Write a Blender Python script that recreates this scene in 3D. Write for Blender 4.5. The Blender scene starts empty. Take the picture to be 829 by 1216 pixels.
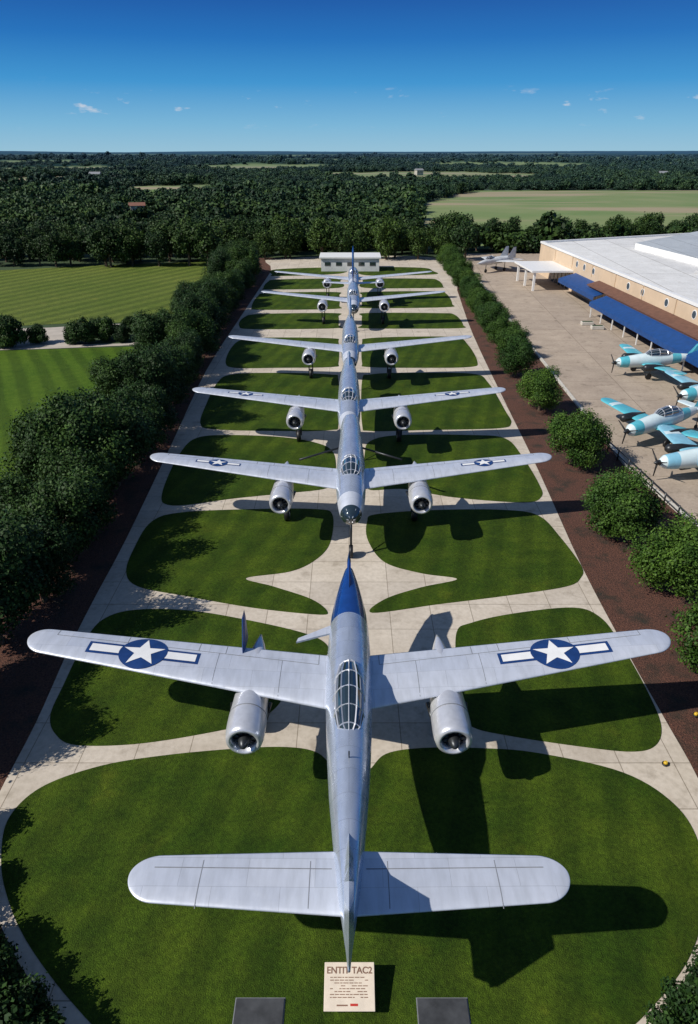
import bpy, bmesh, math, random
import numpy as np
from mathutils import Vector, Matrix, noise
random.seed(7); rng=np.random.default_rng(7)
S=bpy.context.scene
H=18.0; FPX=811.0; P=math.atan(428/811.0); CP=math.cos(P); SP=math.sin(P)
def G(u,v,z=0.0):
    # back-projects an image pixel through the camera onto the horizontal plane at height z
    dy=v-608.0; k=(H-z)/(FPX*SP+CP*dy)
    return (k*(u-414.5), k*(FPX*CP-SP*dy), z)
# ---------------------------------------------------------------- materials
def newmat(name):
    m=bpy.data.materials.new(name); m.use_nodes=True
    nt=m.node_tree; b=nt.nodes['Principled BSDF']; return m,nt,b
def N(nt,t,**k):
    n=nt.nodes.new(t)
    for a,v in k.items(): setattr(n,a,v)
    return n
def noise_fac(nt,scale,detail=4,lo=.35,hi=.65,vec=None,rough=.6):
    n=N(nt,'ShaderNodeTexNoise'); n.inputs['Scale'].default_value=scale; n.inputs['Detail'].default_value=detail
    n.inputs['Roughness'].default_value=rough
    if vec is None:
        g=N(nt,'ShaderNodeNewGeometry'); vec=g.outputs['Position']
    nt.links.new(vec,n.inputs['Vector'])
    r=N(nt,'ShaderNodeMapRange'); r.inputs[1].default_value=lo; r.inputs[2].default_value=hi
    nt.links.new(n.outputs[0],r.inputs[0]); return r.outputs[0]
def mix(nt,fac,a,b,mode='MIX'):
    m=N(nt,'ShaderNodeMix',data_type='RGBA',blend_type=mode)
    for sock,val in ((m.inputs[0],fac),(m.inputs[6],a),(m.inputs[7],b)):
        if isinstance(val,bpy.types.NodeSocket): nt.links.new(val,sock)
        elif isinstance(val,(int,float)): sock.default_value=val
        else: sock.default_value=(*val,1)
    return m.outputs[2]
def bump(nt,b,fac,strength,dist=.05):
    bp=N(nt,'ShaderNodeBump'); bp.inputs['Strength'].default_value=strength; bp.inputs['Distance'].default_value=dist
    nt.links.new(fac,bp.inputs['Height']); nt.links.new(bp.outputs[0],b.inputs['Normal'])
def simple(name,c,rough=.6,metal=0,var=.15,scale=2.0,coat=0):
    m,nt,b=newmat(name)
    f=noise_fac(nt,scale)
    c2=tuple(x*(1-var) for x in c)
    nt.links.new(mix(nt,f,c2,c),b.inputs['Base Color'])
    b.inputs['Roughness'].default_value=rough; b.inputs['Metallic'].default_value=metal
    b.inputs['Coat Weight'].default_value=coat
    return m
def grass(name,c1,c2,stripe=None,patch=.35):
    m,nt,b=newmat(name)
    col=mix(nt,noise_fac(nt,patch,5),c1,c2)
    d=mix(nt,noise_fac(nt,1.3,6,.3,.7),(.75,.80,.72),(1.2,1.12,1.2)); col=mix(nt,1.0,col,d,'MULTIPLY')
    d=mix(nt,noise_fac(nt,9,6,.3,.7),(.65,.65,.62),(1.3,1.3,1.25))
    col=mix(nt,1.0,col,d,'MULTIPLY')
    d=mix(nt,noise_fac(nt,45,3,.3,.7),(.6,.62,.6),(1.35,1.35,1.2))
    col=mix(nt,1.0,col,d,'MULTIPLY')
    d=mix(nt,noise_fac(nt,.55,4,.60,.72),(1,1,1),(1.35,1.12,1.25)); col=mix(nt,1.0,col,d,'MULTIPLY')
    if stripe:
        ang,per,amt=stripe
        g=N(nt,'ShaderNodeNewGeometry'); mp=N(nt,'ShaderNodeMapping'); mp.inputs['Rotation'].default_value[2]=ang
        nt.links.new(g.outputs['Position'],mp.inputs[0])
        w=N(nt,'ShaderNodeTexWave'); w.inputs['Scale'].default_value=.314/per; w.inputs['Distortion'].default_value=1.6
        w.inputs['Detail'].default_value=2; w.inputs['Detail Scale'].default_value=.5
        nt.links.new(mp.outputs[0],w.inputs[0])
        r=N(nt,'ShaderNodeMapRange'); r.inputs[1].default_value=.25; r.inputs[2].default_value=.75
        nt.links.new(w.outputs[1],r.inputs[0])
        d=mix(nt,r.outputs[0],(1-amt,)*3,(1+amt,1+amt*.8,1+amt*.5))
        col=mix(nt,1.0,col,d,'MULTIPLY')
    nt.links.new(col,b.inputs['Base Color']); b.inputs['Roughness'].default_value=.85
    b.inputs['Specular IOR Level'].default_value=.15
    bump(nt,b,noise_fac(nt,30,4,.2,.8),.6,.08)
    return m
def haze_tint(nt,col,near=160,far=3200,hz=(.036,.088,.150),mx=.92):  # aerial haze painted into the base colour, stronger with distance from the origin
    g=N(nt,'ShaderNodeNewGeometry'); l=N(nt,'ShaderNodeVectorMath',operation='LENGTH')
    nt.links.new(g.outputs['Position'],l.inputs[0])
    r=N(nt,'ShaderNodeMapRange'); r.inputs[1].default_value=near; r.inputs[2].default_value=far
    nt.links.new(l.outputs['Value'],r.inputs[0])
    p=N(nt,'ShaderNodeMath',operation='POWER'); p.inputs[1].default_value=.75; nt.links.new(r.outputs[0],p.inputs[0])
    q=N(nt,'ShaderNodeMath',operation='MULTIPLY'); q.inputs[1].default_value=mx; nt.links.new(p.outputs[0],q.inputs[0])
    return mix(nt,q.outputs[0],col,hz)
def foliage(name,dark,light,hz=False):
    m,nt,b=newmat(name)
    tc=N(nt,'ShaderNodeTexCoord')
    f=noise_fac(nt,.9,3,.35,.65,tc.outputs['Object'])
    col=mix(nt,f,dark,light)
    g=N(nt,'ShaderNodeNewGeometry')
    d=mix(nt,g.outputs['Random Per Island'],(.5,.55,.45),(1.5,1.45,1.3))
    col=mix(nt,1.0,col,d,'MULTIPLY')
    oi=N(nt,'ShaderNodeObjectInfo')
    d=mix(nt,oi.outputs['Random'],(.62,.7,.75),(1.4,1.25,1.0))
    col=mix(nt,1.0,col,d,'MULTIPLY')
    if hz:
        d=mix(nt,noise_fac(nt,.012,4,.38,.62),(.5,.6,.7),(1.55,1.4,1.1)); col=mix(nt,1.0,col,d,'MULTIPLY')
        col=haze_tint(nt,col)
    nt.links.new(col,b.inputs['Base Color']); b.inputs['Roughness'].default_value=.6
    b.inputs['Specular IOR Level'].default_value=.2
    return m
M={}
M['bark']=simple('bark',(.12,.085,.055),.9,var=.4,scale=8)
M['leaf']=foliage('leaf',(.020,.056,.010),(.054,.112,.019))
M['leaf_dark']=foliage('leaf_dark',(.012,.035,.009),(.032,.072,.016))
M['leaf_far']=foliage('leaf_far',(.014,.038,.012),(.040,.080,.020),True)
M['pad']=grass('lawn_grass',(.027,.060,.004),(.058,.096,.007),(math.radians(14),1.5,.13))
M['lawn']=grass('striped_lawn',(.050,.108,.008),(.078,.138,.013),(math.radians(-28),2.0,.18),.08)
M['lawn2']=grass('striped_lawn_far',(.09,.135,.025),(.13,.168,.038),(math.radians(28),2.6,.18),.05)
m,nt,b=newmat('field_grass'); col=mix(nt,noise_fac(nt,.02,4),(.12,.19,.05),(.20,.23,.09))
g=N(nt,'ShaderNodeNewGeometry'); mp=N(nt,'ShaderNodeMapping'); mp.inputs['Scale'].default_value=(.25,1,1); nt.links.new(g.outputs['Position'],mp.inputs[0])
col=mix(nt,noise_fac(nt,.022,3,.53,.60,mp.outputs[0]),col,(.30,.25,.15))
nt.links.new(haze_tint(nt,col,200,8000),b.inputs['Base Color']); b.inputs['Roughness'].default_value=.9; M['field']=m
m,nt,b=newmat('ground_soil'); col=mix(nt,noise_fac(nt,.05,5),(.018,.04,.012),(.035,.065,.02)); nt.links.new(haze_tint(nt,col),b.inputs['Base Color']); b.inputs['Roughness'].default_value=.95; M['ground']=m
m,nt,b=newmat('canopy'); col=mix(nt,noise_fac(nt,.03,8,.4,.6,rough=.75),(.006,.018,.007),(.032,.062,.020))
d=mix(nt,noise_fac(nt,.0045,5,.4,.6),(.45,.52,.65),(1.5,1.4,1.15)); col=mix(nt,1.0,col,d,'MULTIPLY')
mp=N(nt,'ShaderNodeMapping'); g=N(nt,'ShaderNodeNewGeometry'); mp.inputs['Scale'].default_value=(.5,1,1); nt.links.new(g.outputs['Position'],mp.inputs[0])
col=mix(nt,noise_fac(nt,.0022,5,.58,.60,mp.outputs[0]),col,(.13,.18,.07))
at_=N(nt,'ShaderNodeAttribute',attribute_name='clearing'); col=mix(nt,at_.outputs['Fac'],col,(.19,.24,.10))
nt.links.new(haze_tint(nt,col,200,6500,(.034,.085,.150),.9),b.inputs['Base Color']); b.inputs['Roughness'].default_value=.95; b.inputs['Specular IOR Level'].default_value=0; M['canopy']=m
m,nt,b=newmat('mulch'); col=mix(nt,noise_fac(nt,14,6,.35,.65),(.05,.02,.013),(.17,.07,.042)); col=mix(nt,noise_fac(nt,.8,5,.5,.7),col,(.03,.025,.015)); nt.links.new(col,b.inputs['Base Color']); b.inputs['Roughness'].default_value=.95
bump(nt,b,noise_fac(nt,18,5,.2,.8),.9,.1); M['mulch']=m
def concrete(name,c1,c2,slab,mort,rot=0,stain=.72):
    m,nt,b=newmat(name)
    g=N(nt,'ShaderNodeNewGeometry'); mp=N(nt,'ShaderNodeMapping'); mp.inputs['Rotation'].default_value[2]=rot
    nt.links.new(g.outputs['Position'],mp.inputs[0])
    br=N(nt,'ShaderNodeTexBrick'); br.offset=0; br.inputs['Scale'].default_value=1; br.inputs['Brick Width'].default_value=slab[0]; br.inputs['Row Height'].default_value=slab[1]
    br.inputs['Mortar Size'].default_value=mort; br.inputs['Mortar Smooth'].default_value=.3
    br.inputs['Color1'].default_value=(1,1,1,1); br.inputs['Color2'].default_value=(.88,.88,.89,1); br.inputs['Mortar'].default_value=(.45,.43,.4,1)
    nt.links.new(mp.outputs[0],br.inputs['Vector'])
    col=mix(nt,noise_fac(nt,.5,7,.3,.7),c1,c2)
    col=mix(nt,1.0,col,br.outputs[0],'MULTIPLY')
    d=mix(nt,noise_fac(nt,5,7,.25,.6),(.8,.79,.77),(1,1,1)); col=mix(nt,1.0,col,d,'MULTIPLY')
    d=mix(nt,noise_fac(nt,1.1,5,.56,.72),(1,1,1),(stain,stain*.98,stain*.95)); col=mix(nt,1.0,col,d,'MULTIPLY')
    nt.links.new(col,b.inputs['Base Color']); b.inputs['Roughness'].default_value=.85
    bump(nt,b,noise_fac(nt,40,3,.2,.8),.15,.02)
    return m
M['path']=concrete('path_concrete',(.50,.435,.35),(.62,.55,.46),(1.8,1.8),.018)
M['apron']=concrete('apron_concrete',(.36,.29,.225),(.47,.385,.30),(5,5),.03,.06,.62)
M['road']=simple('pale_road',(.46,.41,.35),.9,var=.2,scale=.8)
M['kerb']=simple('kerb',(.55,.52,.46),.85,var=.2,scale=3)
def alu(name,c,metal,rough,line=.8):
    m,nt,b=newmat(name); tc=N(nt,'ShaderNodeTexCoord')
    br=N(nt,'ShaderNodeTexBrick'); br.inputs['Scale'].default_value=1; br.inputs['Brick Width'].default_value=1.55; br.inputs['Row Height'].default_value=.74
    br.inputs['Mortar Size'].default_value=.006; br.inputs['Mortar Smooth'].default_value=.2
    br.inputs['Color1'].default_value=(1,1,1,1); br.inputs['Color2'].default_value=(.90,.915,.94,1); br.inputs['Mortar'].default_value=(line,line,line,1)
    nt.links.new(tc.outputs['Object'],br.inputs['Vector'])
    col=mix(nt,1.0,c,br.outputs[0],'MULTIPLY')
    mp=N(nt,'ShaderNodeMapping'); mp.inputs['Scale'].default_value=(3,.7,1); nt.links.new(tc.outputs['Object'],mp.inputs[0])
    d=mix(nt,noise_fac(nt,1.6,7,.3,.62,mp.outputs[0]),(.85,.85,.84),(1,1,1)); col=mix(nt,1.0,col,d,'MULTIPLY')
    nt.links.new(col,b.inputs['Base Color']); b.inputs['Metallic'].default_value=metal
    r=N(nt,'ShaderNodeMapRange'); r.inputs[3].default_value=rough-.08; r.inputs[4].default_value=rough+.12
    nt.links.new(noise_fac(nt,2.5,5,.3,.7,tc.outputs['Object']),r.inputs[0]); nt.links.new(r.outputs[0],b.inputs['Roughness'])
    return m
M['alu']=alu('aluminium',(.69,.72,.79),.35,.36,.70)
M['alu_body']=alu('aluminium_body',(.60,.66,.77),.62,.24,.62)
M['alu2']=simple('cowling_metal',(.70,.71,.75),.28,.5,.12,5)
M['navy']=simple('navy_paint',(.012,.045,.17),.4,0,.25,3)
M['bluenose']=simple('blue_paint',(.008,.050,.23),.25,.1,.2,3,.5)
M['white']=simple('white_paint',(.78,.78,.77),.45,0,.08,3)
M['black']=simple('black_rubber',(.012,.012,.014),.5,0,.3,6)
M['dark']=simple('dark_metal',(.05,.055,.06),.4,.6,.3,6)
M['glass']=simple('canopy_glass',(.02,.035,.045),.06,.0,.3,4,1.0)
M['glass'].node_tree.nodes['Principled BSDF'].inputs['Specular IOR Level'].default_value=.9
M['teal']=simple('teal_paint',(.10,.47,.56),.35,0,.15,3,.4)
M['sky_blue']=simple('pale_blue_paint',(.24,.52,.66),.35,0,.15,3,.4)
M['ice']=simple('ice_blue_paint',(.64,.76,.78),.35,0,.10,2,.3)
M['grey']=simple('grey_paint',(.66,.68,.70),.5,.0,.25,1)
M['line']=simple('panel_gap',(.22,.23,.25),.6,0,.2,4)
# ---------------------------------------------------------------- mesh helpers
def obj(name,verts,faces,mats,idx=None,smooth=False,parent=None,loc=(0,0,0)):
    me=bpy.data.meshes.new(name); me.from_pydata([tuple(v) for v in verts],[],faces)
    for mm in (mats if isinstance(mats,(list,tuple)) else [mats]): me.materials.append(mm)
    if idx is not None: me.polygons.foreach_set('material_index',idx)
    if smooth: me.polygons.foreach_set('use_smooth',[True]*len(me.polygons))
    me.update(); o=bpy.data.objects.new(name,me); S.collection.objects.link(o); o.location=loc
    if parent: o.parent=parent
    return o
def empty(name,loc=(0,0,0),rz=0):
    o=bpy.data.objects.new(name,None); S.collection.objects.link(o); o.location=loc; o.rotation_euler[2]=rz; return o
def fixn(o):
    bm=bmesh.new(); bm.from_mesh(o.data); bmesh.ops.recalc_face_normals(bm,faces=bm.faces); bm.to_mesh(o.data); bm.free()
def up(o):
    if o.data.polygons[0].normal.z<0: o.data.flip_normals()
def catmull(pts,n=7,closed=True):
    out=[]; L=len(pts)
    for i in range(L):
        p0,p1,p2,p3=pts[i-1],pts[i],pts[(i+1)%L],pts[(i+2)%L]
        for k in range(n):
            t=k/n
            out.append(tuple(.5*((2*p1[j])+(-p0[j]+p2[j])*t+(2*p0[j]-5*p1[j]+4*p2[j]-p3[j])*t*t+(-p0[j]+3*p1[j]-3*p2[j]+p3[j])*t**3) for j in range(2)))
    return out
def sheet(name,px,z,mat,sm=0,skirt=0):
    pts=catmull(px,sm) if sm else px
    w=[G(u,v)[:2] for u,v in pts]
    vs=[(x,y,z) for x,y in w]; n=len(vs); fs=[list(range(n))]
    if skirt:
        vs+=[(x,y,z-skirt) for x,y in w]
        fs+=[[i,(i+1)%n,n+(i+1)%n,n+i] for i in range(n)]
    o=obj(name,vs,fs,mat); fixn(o); up(o)
    return o
def box(name,x0,x1,y0,y1,z0,z1,mat,parent=None,bev=0):
    v=[(x,y,z) for z in (z0,z1) for y in (y0,y1) for x in (x0,x1)]
    f=[(0,2,3,1),(4,5,7,6),(0,1,5,4),(2,6,7,3),(0,4,6,2),(1,3,7,5)]
    o=obj(name,v,f,mat,parent=parent)
    if bev:
        md=o.modifiers.new('b','BEVEL'); md.width=bev; md.segments=2
    return o
def loft(name,secs,mats,parent=None,n=28,midx=None,loc=(0,0,0)):
    vs=[];fs=[];ix=[]
    for (y,xc,zc,hw,hh) in secs:
        for k in range(n):
            a=2*math.pi*k/n; vs.append((xc+hw*math.cos(a),y,zc+hh*math.sin(a)))
    for s in range(len(secs)-1):
        for k in range(n):
            fs.append((s*n+k,s*n+(k+1)%n,(s+1)*n+(k+1)%n,(s+1)*n+k)); ix.append(midx[s] if midx else 0)
    fs.append(list(range(n))); ix.append(midx[0] if midx else 0)
    fs.append([(len(secs)-1)*n+k for k in range(n)]); ix.append(midx[-1] if midx else 0)
    o=obj(name,vs,fs,mats,ix,True,parent,loc); fixn(o); return o
def resample(secs,step=.25):
    out=[]
    L=len(secs)
    for i in range(L-1):
        p0,p1,p2,p3=secs[max(i-1,0)],secs[i],secs[i+1],secs[min(i+2,L-1)]
        k=max(2,int(abs(p2[0]-p1[0])/step))
        for q in range(k):
            t=q/k
            r=[p1[0]+(p2[0]-p1[0])*t]
            for j in range(1,5):
                val=.5*((2*p1[j])+(-p0[j]+p2[j])*t+(2*p0[j]-5*p1[j]+4*p2[j]-p3[j])*t*t+(-p0[j]+3*p1[j]-3*p2[j]+p3[j])*t**3)
                if j>2: val=max(val,.005)
                r.append(val)
            out.append(tuple(r))
    out.append(secs[-1]); return out
def tube(name,p,q,r,mat,parent=None,n=10,r2=None):
    p=Vector(p);q=Vector(q);d=(q-p).normalized(); a=d.orthogonal().normalized(); b=d.cross(a); r2=r if r2 is None else r2
    vs=[];
    for c,rr in((p,r),(q,r2)):
        for k in range(n):
            t=2*math.pi*k/n; vs.append(c+a*math.cos(t)*rr+b*math.sin(t)*rr)
    fs=[(k,(k+1)%n,n+(k+1)%n,n+k) for k in range(n)]+[list(range(n))[::-1],list(range(n,2*n))]
    o=obj(name,vs,fs,mat,parent=parent)
    for pl in o.data.polygons[:n]: pl.use_smooth=True
    fixn(o); return o
# ---------------------------------------------------------------- wing
def naca(c): return 5*(.2969*math.sqrt(max(c,0))-.126*c-.3516*c*c+.2843*c**3-.1015*c**4)
class Wing:
    def __init__(s,x0,x1,le,te,rise,th,zb,round_=.06):
        s.x0,s.x1,s.le,s.te,s.rise,s.th,s.zb,s.rd=x0,x1,le,te,rise,th,zb,round_
    def lete(s,x):
        t=(abs(x)-s.x0)/(s.x1-s.x0); t=min(max(t,0),1)
        le=s.le[0]+(s.le[1]-s.le[0])*t; te=s.te[0]+(s.te[1]-s.te[0])*t
        if t>1-s.rd:
            q=(t-1+s.rd)/s.rd; f=math.sqrt(max(1-q*q,0.0004)); mid=le*.45+te*.55
            le=mid+(le-mid)*f; te=mid+(te-mid)*f
        return le,te,s.zb+s.rise*t
    def top(s,x,y):
        le,te,z=s.lete(x); c=min(max((y-le)/(te-le),0),1); ch=te-le
        return z+naca(c)*s.th*ch
    def build(s,name,mat,parent,sides=(-1,1),ns=44,nc=12):
        vs=[];fs=[]
        for sd in sides:
            base=len(vs); L=2*nc
            for i in range(ns+1):
                t=i/ns; t=1-(1-t)**1.7
                x=s.x0+(s.x1-s.x0)*t
                le,te,z=s.lete(x); ch=te-le
                for k in range(nc+1):
                    c=.5*(1-math.cos(math.pi*k/nc)); vs.append((sd*x,le+c*ch,z+naca(c)*s.th*ch))
                for k in range(nc-1,0,-1):
                    c=.5*(1-math.cos(math.pi*k/nc)); vs.append((sd*x,le+c*ch,z-.55*naca(c)*s.th*ch))
            for i in range(ns):
                for k in range(L):
                    a=base+i*L+k; b2=base+i*L+(k+1)%L; fs.append((a,b2,b2+L,a+L))
            fs.append([base+ns*L+k for k in range(L)])
        o=obj(name,vs,fs,mat,None,True,parent); fixn(o)
        return o
def decal(name,poly,wing,mat,parent,off,center=None):
    bm=bmesh.new(); c=center or (sum(p[0] for p in poly)/len(poly),sum(p[1] for p in poly)/len(poly))
    vc=bm.verts.new((c[0],c[1],0)); vv=[bm.verts.new((p[0],p[1],0)) for p in poly]
    for i in range(len(vv)): bm.faces.new((vc,vv[i],vv[(i+1)%len(vv)]))
    for _ in range(3): bmesh.ops.subdivide_edges(bm,edges=bm.edges[:],cuts=1,use_grid_fill=True)
    for v in bm.verts: v.co.z=wing.top(v.co.x,v.co.y)+off
    bmesh.ops.recalc_face_normals(bm,faces=bm.faces)
    me=bpy.data.meshes.new(name); bm.to_mesh(me); bm.free(); me.materials.append(mat)
    for p in me.polygons: p.use_smooth=True
    if me.polygons[0].normal.z<0: me.flip_normals()
    o=bpy.data.objects.new(name,me); S.collection.objects.link(o); o.parent=parent; return o
def insignia(wing,cx,parent,r=.78):
    le,te,_=wing.lete(cx); cy=(le+te)/2
    sl=.09*(1 if cx>0 else -1)
    def rect(x0,x1,h): return [(cx+a,cy+b+sl*a) for a,b in ((x0,-h),((x0+x1)/2,-h),(x1,-h),(x1,h),((x0+x1)/2,h),(x0,h))]
    W=2.38*r
    decal('insignia_bar_border',rect(-W,-.8*r,.38*r),wing,M['navy'],parent,.006)
    decal('insignia_bar_border',rect(.8*r,W,.38*r),wing,M['navy'],parent,.006)
    decal('insignia_bar',rect(-W+.14*r,-.8*r,.24*r),wing,M['white'],parent,.012)
    decal('insignia_bar',rect(.8*r,W-.14*r,.24*r),wing,M['white'],parent,.012)
    decal('insignia_disc',[(cx+r*math.cos(a*math.pi/18),cy+r*math.sin(a*math.pi/18)) for a in range(36)],wing,M['navy'],parent,.018,(cx,cy))
    st=[]
    for k in range(10):
        a=math.pi/2+k*math.pi/5; rr=.9*r if k%2==0 else .36*r; st.append((cx+rr*math.cos(a),cy+rr*math.sin(a)))
    decal('insignia_star',st,wing,M['white'],parent,.026,(cx,cy))
def strip(name,pts,w,wing,mat,parent):
    vs=[];fs=[]
    for i,(x,y) in enumerate(pts):
        j=min(i+1,len(pts)-1); k=max(i-1,0); d=Vector((pts[j][0]-pts[k][0],pts[j][1]-pts[k][1])).normalized(); nx,ny=-d.y*w/2,d.x*w/2
        for sg in(1,-1): xx,yy=x+sg*nx,y+sg*ny; vs.append((xx,yy,wing.top(xx,yy)+.004))
    for i in range(len(pts)-1): fs.append((2*i,2*i+1,2*i+3,2*i+2))
    o=obj(name,vs,fs,mat,parent=parent); fixn(o); up(o)
    return o
def nacelle(parent,x,z,zg=0):
    secs=[(-1.0,x,z,.47,.47),(-.95,x,z,.53,.53),(-.75,x,z,.575,.575),(-.3,x,z,.59,.59),(.4,x,z,.56,.56),(1.5,x,z+.05,.48,.50),(2.6,x,z+.16,.33,.35),(3.2,x,z+.24,.18,.2),(3.65,x,z+.3,.04,.05)]
    rs=resample(secs,.2); n=28; vs=[];fs=[]
    for (y,xc,zc,hw,hh) in rs:
        for k in range(n):
            a=2*math.pi*k/n; vs.append((xc+hw*math.cos(a),y,zc+hh*math.sin(a)))
    for s_ in range(len(rs)-1):
        for k in range(n): fs.append((s_*n+k,s_*n+(k+1)%n,(s_+1)*n+(k+1)%n,(s_+1)*n+k))
    fs.append([(len(rs)-1)*n+k for k in range(n)])
    b0=len(vs)
    for (yy,rr) in ((-1.0,.40),(-.7,.38)):
        for k in range(n):
            a=2*math.pi*k/n; vs.append((x+rr*math.cos(a),yy,z+rr*math.sin(a)))
    for k in range(n):
        fs.append((k,(k+1)%n,b0+(k+1)%n,b0+k)); fs.append((b0+k,b0+(k+1)%n,b0+n+(k+1)%n,b0+n+k))
    o=obj('nacelle',vs,fs,M['alu2'],None,True,parent); fixn(o)
    tube('engine_face',(x,-.72,z),(x,-.5,z),.39,M['black'],parent,28)
    for k in range(9):
        a=2*math.pi*k/9; tube('engine_cylinder',(x+.12*math.cos(a),-.8,z+.12*math.sin(a)),(x+.33*math.cos(a),-.8,z+.33*math.sin(a)),.06,M['dark'],parent,8)
    loft('spinner',[(-1.22,x,z,.02,.02),(-1.17,x,z,.09,.09),(-1.05,x,z,.15,.15),(-.9,x,z,.18,.18),(-.75,x,z,.18,.18)],M['dark'],parent,16)
    tube('cowl_band',(x,-.02,z),(x,.02,z),.587,M['line'],parent,28)
    for sx in(-1,1): tube('exhaust',(x+sx*.52,.1,z-.15),(x+sx*.6,.75,z-.12),.07,M['dark'],parent,8)
    for sx in (-.16,.16): tube('gear_leg',(x+sx,2.1,z-.2),(x+sx,2.2,zg+.45),.05,M['dark'],parent,8)
    tube('wheel',(x-.14,2.2,zg+.42),(x+.14,2.2,zg+.42),.42,M['black'],parent,20)
    tube('wheel_hub',(x-.15,2.2,zg+.42),(x+.15,2.2,zg+.42),.18,M['alu2'],parent,12)
def canopy(parent,secs,n=12):
    vs=[];fs=[]
    for (y,zc,hw,hh) in secs:
        for k in range(n+1):
            a=math.pi*k/n; vs.append((hw*math.cos(a),y,zc+hh*math.sin(a)))
    for s_ in range(len(secs)-1):
        for k in range(n): a=s_*(n+1)+k; fs.append((a,a+1,a+n+2,a+n+1))
    g=obj('canopy_glass',vs,fs,M['glass'],None,False,parent); fixn(g)
    n2=6; vs=[];fs=[]
    for (y,zc,hw,hh) in secs:
        for k in range(n2+1):
            a=math.pi*k/n2; vs.append(((hw+.006)*math.cos(a),y,zc+(hh+.006)*math.sin(a)))
    for s_ in range(len(secs)-1):
        for k in range(n2): a=s_*(n2+1)+k; fs.append((a,a+1,a+n2+2,a+n2+1))
    f=obj('canopy_frame',vs,fs,M['alu2'],None,False,parent); fixn(f)
    md=f.modifiers.new('w','WIREFRAME'); md.thickness=.06; md.use_even_offset=False
def fin(name,prof,thk,mat,parent,x=0):
    n=len(prof); cy=sum(p[0] for p in prof)/n; cz=sum(p[1] for p in prof)/n
    inn=[(cy+(y-cy)*.6,cz+(z-cz)*.75) for y,z in prof]
    vs=[(x,y,z) for y,z in prof]+[(x-thk/2,y,z) for y,z in inn]+[(x+thk/2,y,z) for y,z in inn]
    fs=[]
    for i in range(n):
        j=(i+1)%n; fs.append((i,j,n+j,n+i)); fs.append((j,i,2*n+i,2*n+j))
    fs.append([n+i for i in range(n)]); fs.append([2*n+i for i in range(n)][::-1])
    o=obj(name,vs,fs,mat,parent=parent); fixn(o); return o
ZW=2.75
def main_wing(parent,x1=10.7):
    w=Wing(.45,x1,(0,2.0),(2.55,3.15),.75,.13,ZW+.15); w.build('wing',M['alu'],parent)
    for sd in(-1,1):
        pts=[]
        for i in range(30):
            x=1.0+(x1-1.9)*i/29; le,te,_=w.lete(x); pts.append((sd*x,le+.76*(te-le)))
        strip('aileron_gap',pts,.025,w,M['line'],parent)
        for x in (1.0,4.1,5.0,7.4,x1-.9):
            le,te,_=w.lete(x); strip('panel_gap',[(sd*x,le+(te-le)*(.76+.225*i/5)) for i in range(6)],.022,w,M['line'],parent)
        for x in (2.2,4.3):
            le,te,_=w.lete(x); strip('panel_gap',[(sd*x,le+(te-le)*(.03+.72*i/8)) for i in range(9)],.016,w,M['line'],parent)
    return w
# ---------------------------------------------------------------- foreground bomber
def bomber_front(loc):
    E=empty('bomber_aircraft',loc)
    w=main_wing(E)
    insignia(w,-6.75,E); insignia(w,6.75,E)
    secs=[(-7.7,0,3.3,.03,.05),(-7.1,0,3.28,.10,.18),(-6.2,0,3.24,.24,.34),(-5,0,3.18,.37,.5),(-3.4,0,3.1,.52,.68),(-1.5,0,3.02,.64,.8),(.5,0,3.0,.72,.86),(2.6,0,3.0,.72,.86),(4.2,0,3.02,.66,.8),(5.2,0,3.1,.54,.66),(6.2,0,3.25,.36,.46),(7.0,0,3.38,.18,.24),(7.4,0,3.42,.03,.04)]
    rs=resample(secs,.2); mi=[1 if r[0]>=3.75 else 0 for r in rs]
    loft('fuselage',rs,[M['alu_body'],M['bluenose']],E,36,mi)
    fin('nose_ridge',[(4.2,3.7),(5.4,3.75),(6.7,4.25),(7.3,4.2),(7.35,3.4),(5.5,3.2)],.14,M['bluenose'],E)
    canopy(E,[(-1.75,3.6,.12,.12),(-1.5,3.58,.34,.36),(-1.0,3.58,.43,.58),(-.35,3.58,.46,.68),(.35,3.6,.44,.62),(.95,3.68,.32,.38),(1.2,3.78,.12,.1)])
    t=Wing(.0,5.05,(-6.55,-6.25),(-4.95,-5.15),.1,.10,3.22,.13); t.build('tailplane',M['alu'],E)
    for sd in(-1,1):
        strip('elevator_gap',[(sd*(.4+4.1*i/15),-5.45) for i in range(16)],.025,t,M['line'],E)
        for x in(.9,3.4): strip('panel_gap',[(sd*x,-6.4+.105*i) for i in range(12)],.018,t,M['line'],E)
    fin('tail_fin',[(-4.6,3.6),(-6.0,4.2),(-6.9,5.0),(-7.5,4.95),(-7.75,3.4),(-7.3,2.9),(-5.2,3.0)],.2,M['alu_body'],E)
    vs=[(-.45,4.0,3.2),(-1.75,3.15,3.2),(-1.8,2.95,3.2),(-.6,3.45,3.2)]
    o=obj('stub_wing',vs+[(a,b,c-.07) for a,b,c in vs],[(0,1,2,3),(7,6,5,4),(0,4,5,1),(1,5,6,2),(2,6,7,3),(3,7,4,0)],M['alu'],parent=E); fixn(o)
    for sx in(-1,1): nacelle(E,sx*3.1,2.62)
    fin('nacelle_fin',[(2.2,2.9),(3.0,4.3),(3.3,4.3),(3.6,2.9)],.1,M['navy'],E,-3.55)
    tube('gear_leg',(0,-4.6,2.9),(0,-4.6,.4),.06,M['dark'],E); tube('wheel',(-.1,-4.6,.32),(.1,-4.6,.32),.32,M['black'],E,18)
    tube('antenna_mast',(0,-2.6,3.7),(0,-2.7,4.1),.02,M['dark'],E,6)
    return E
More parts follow.
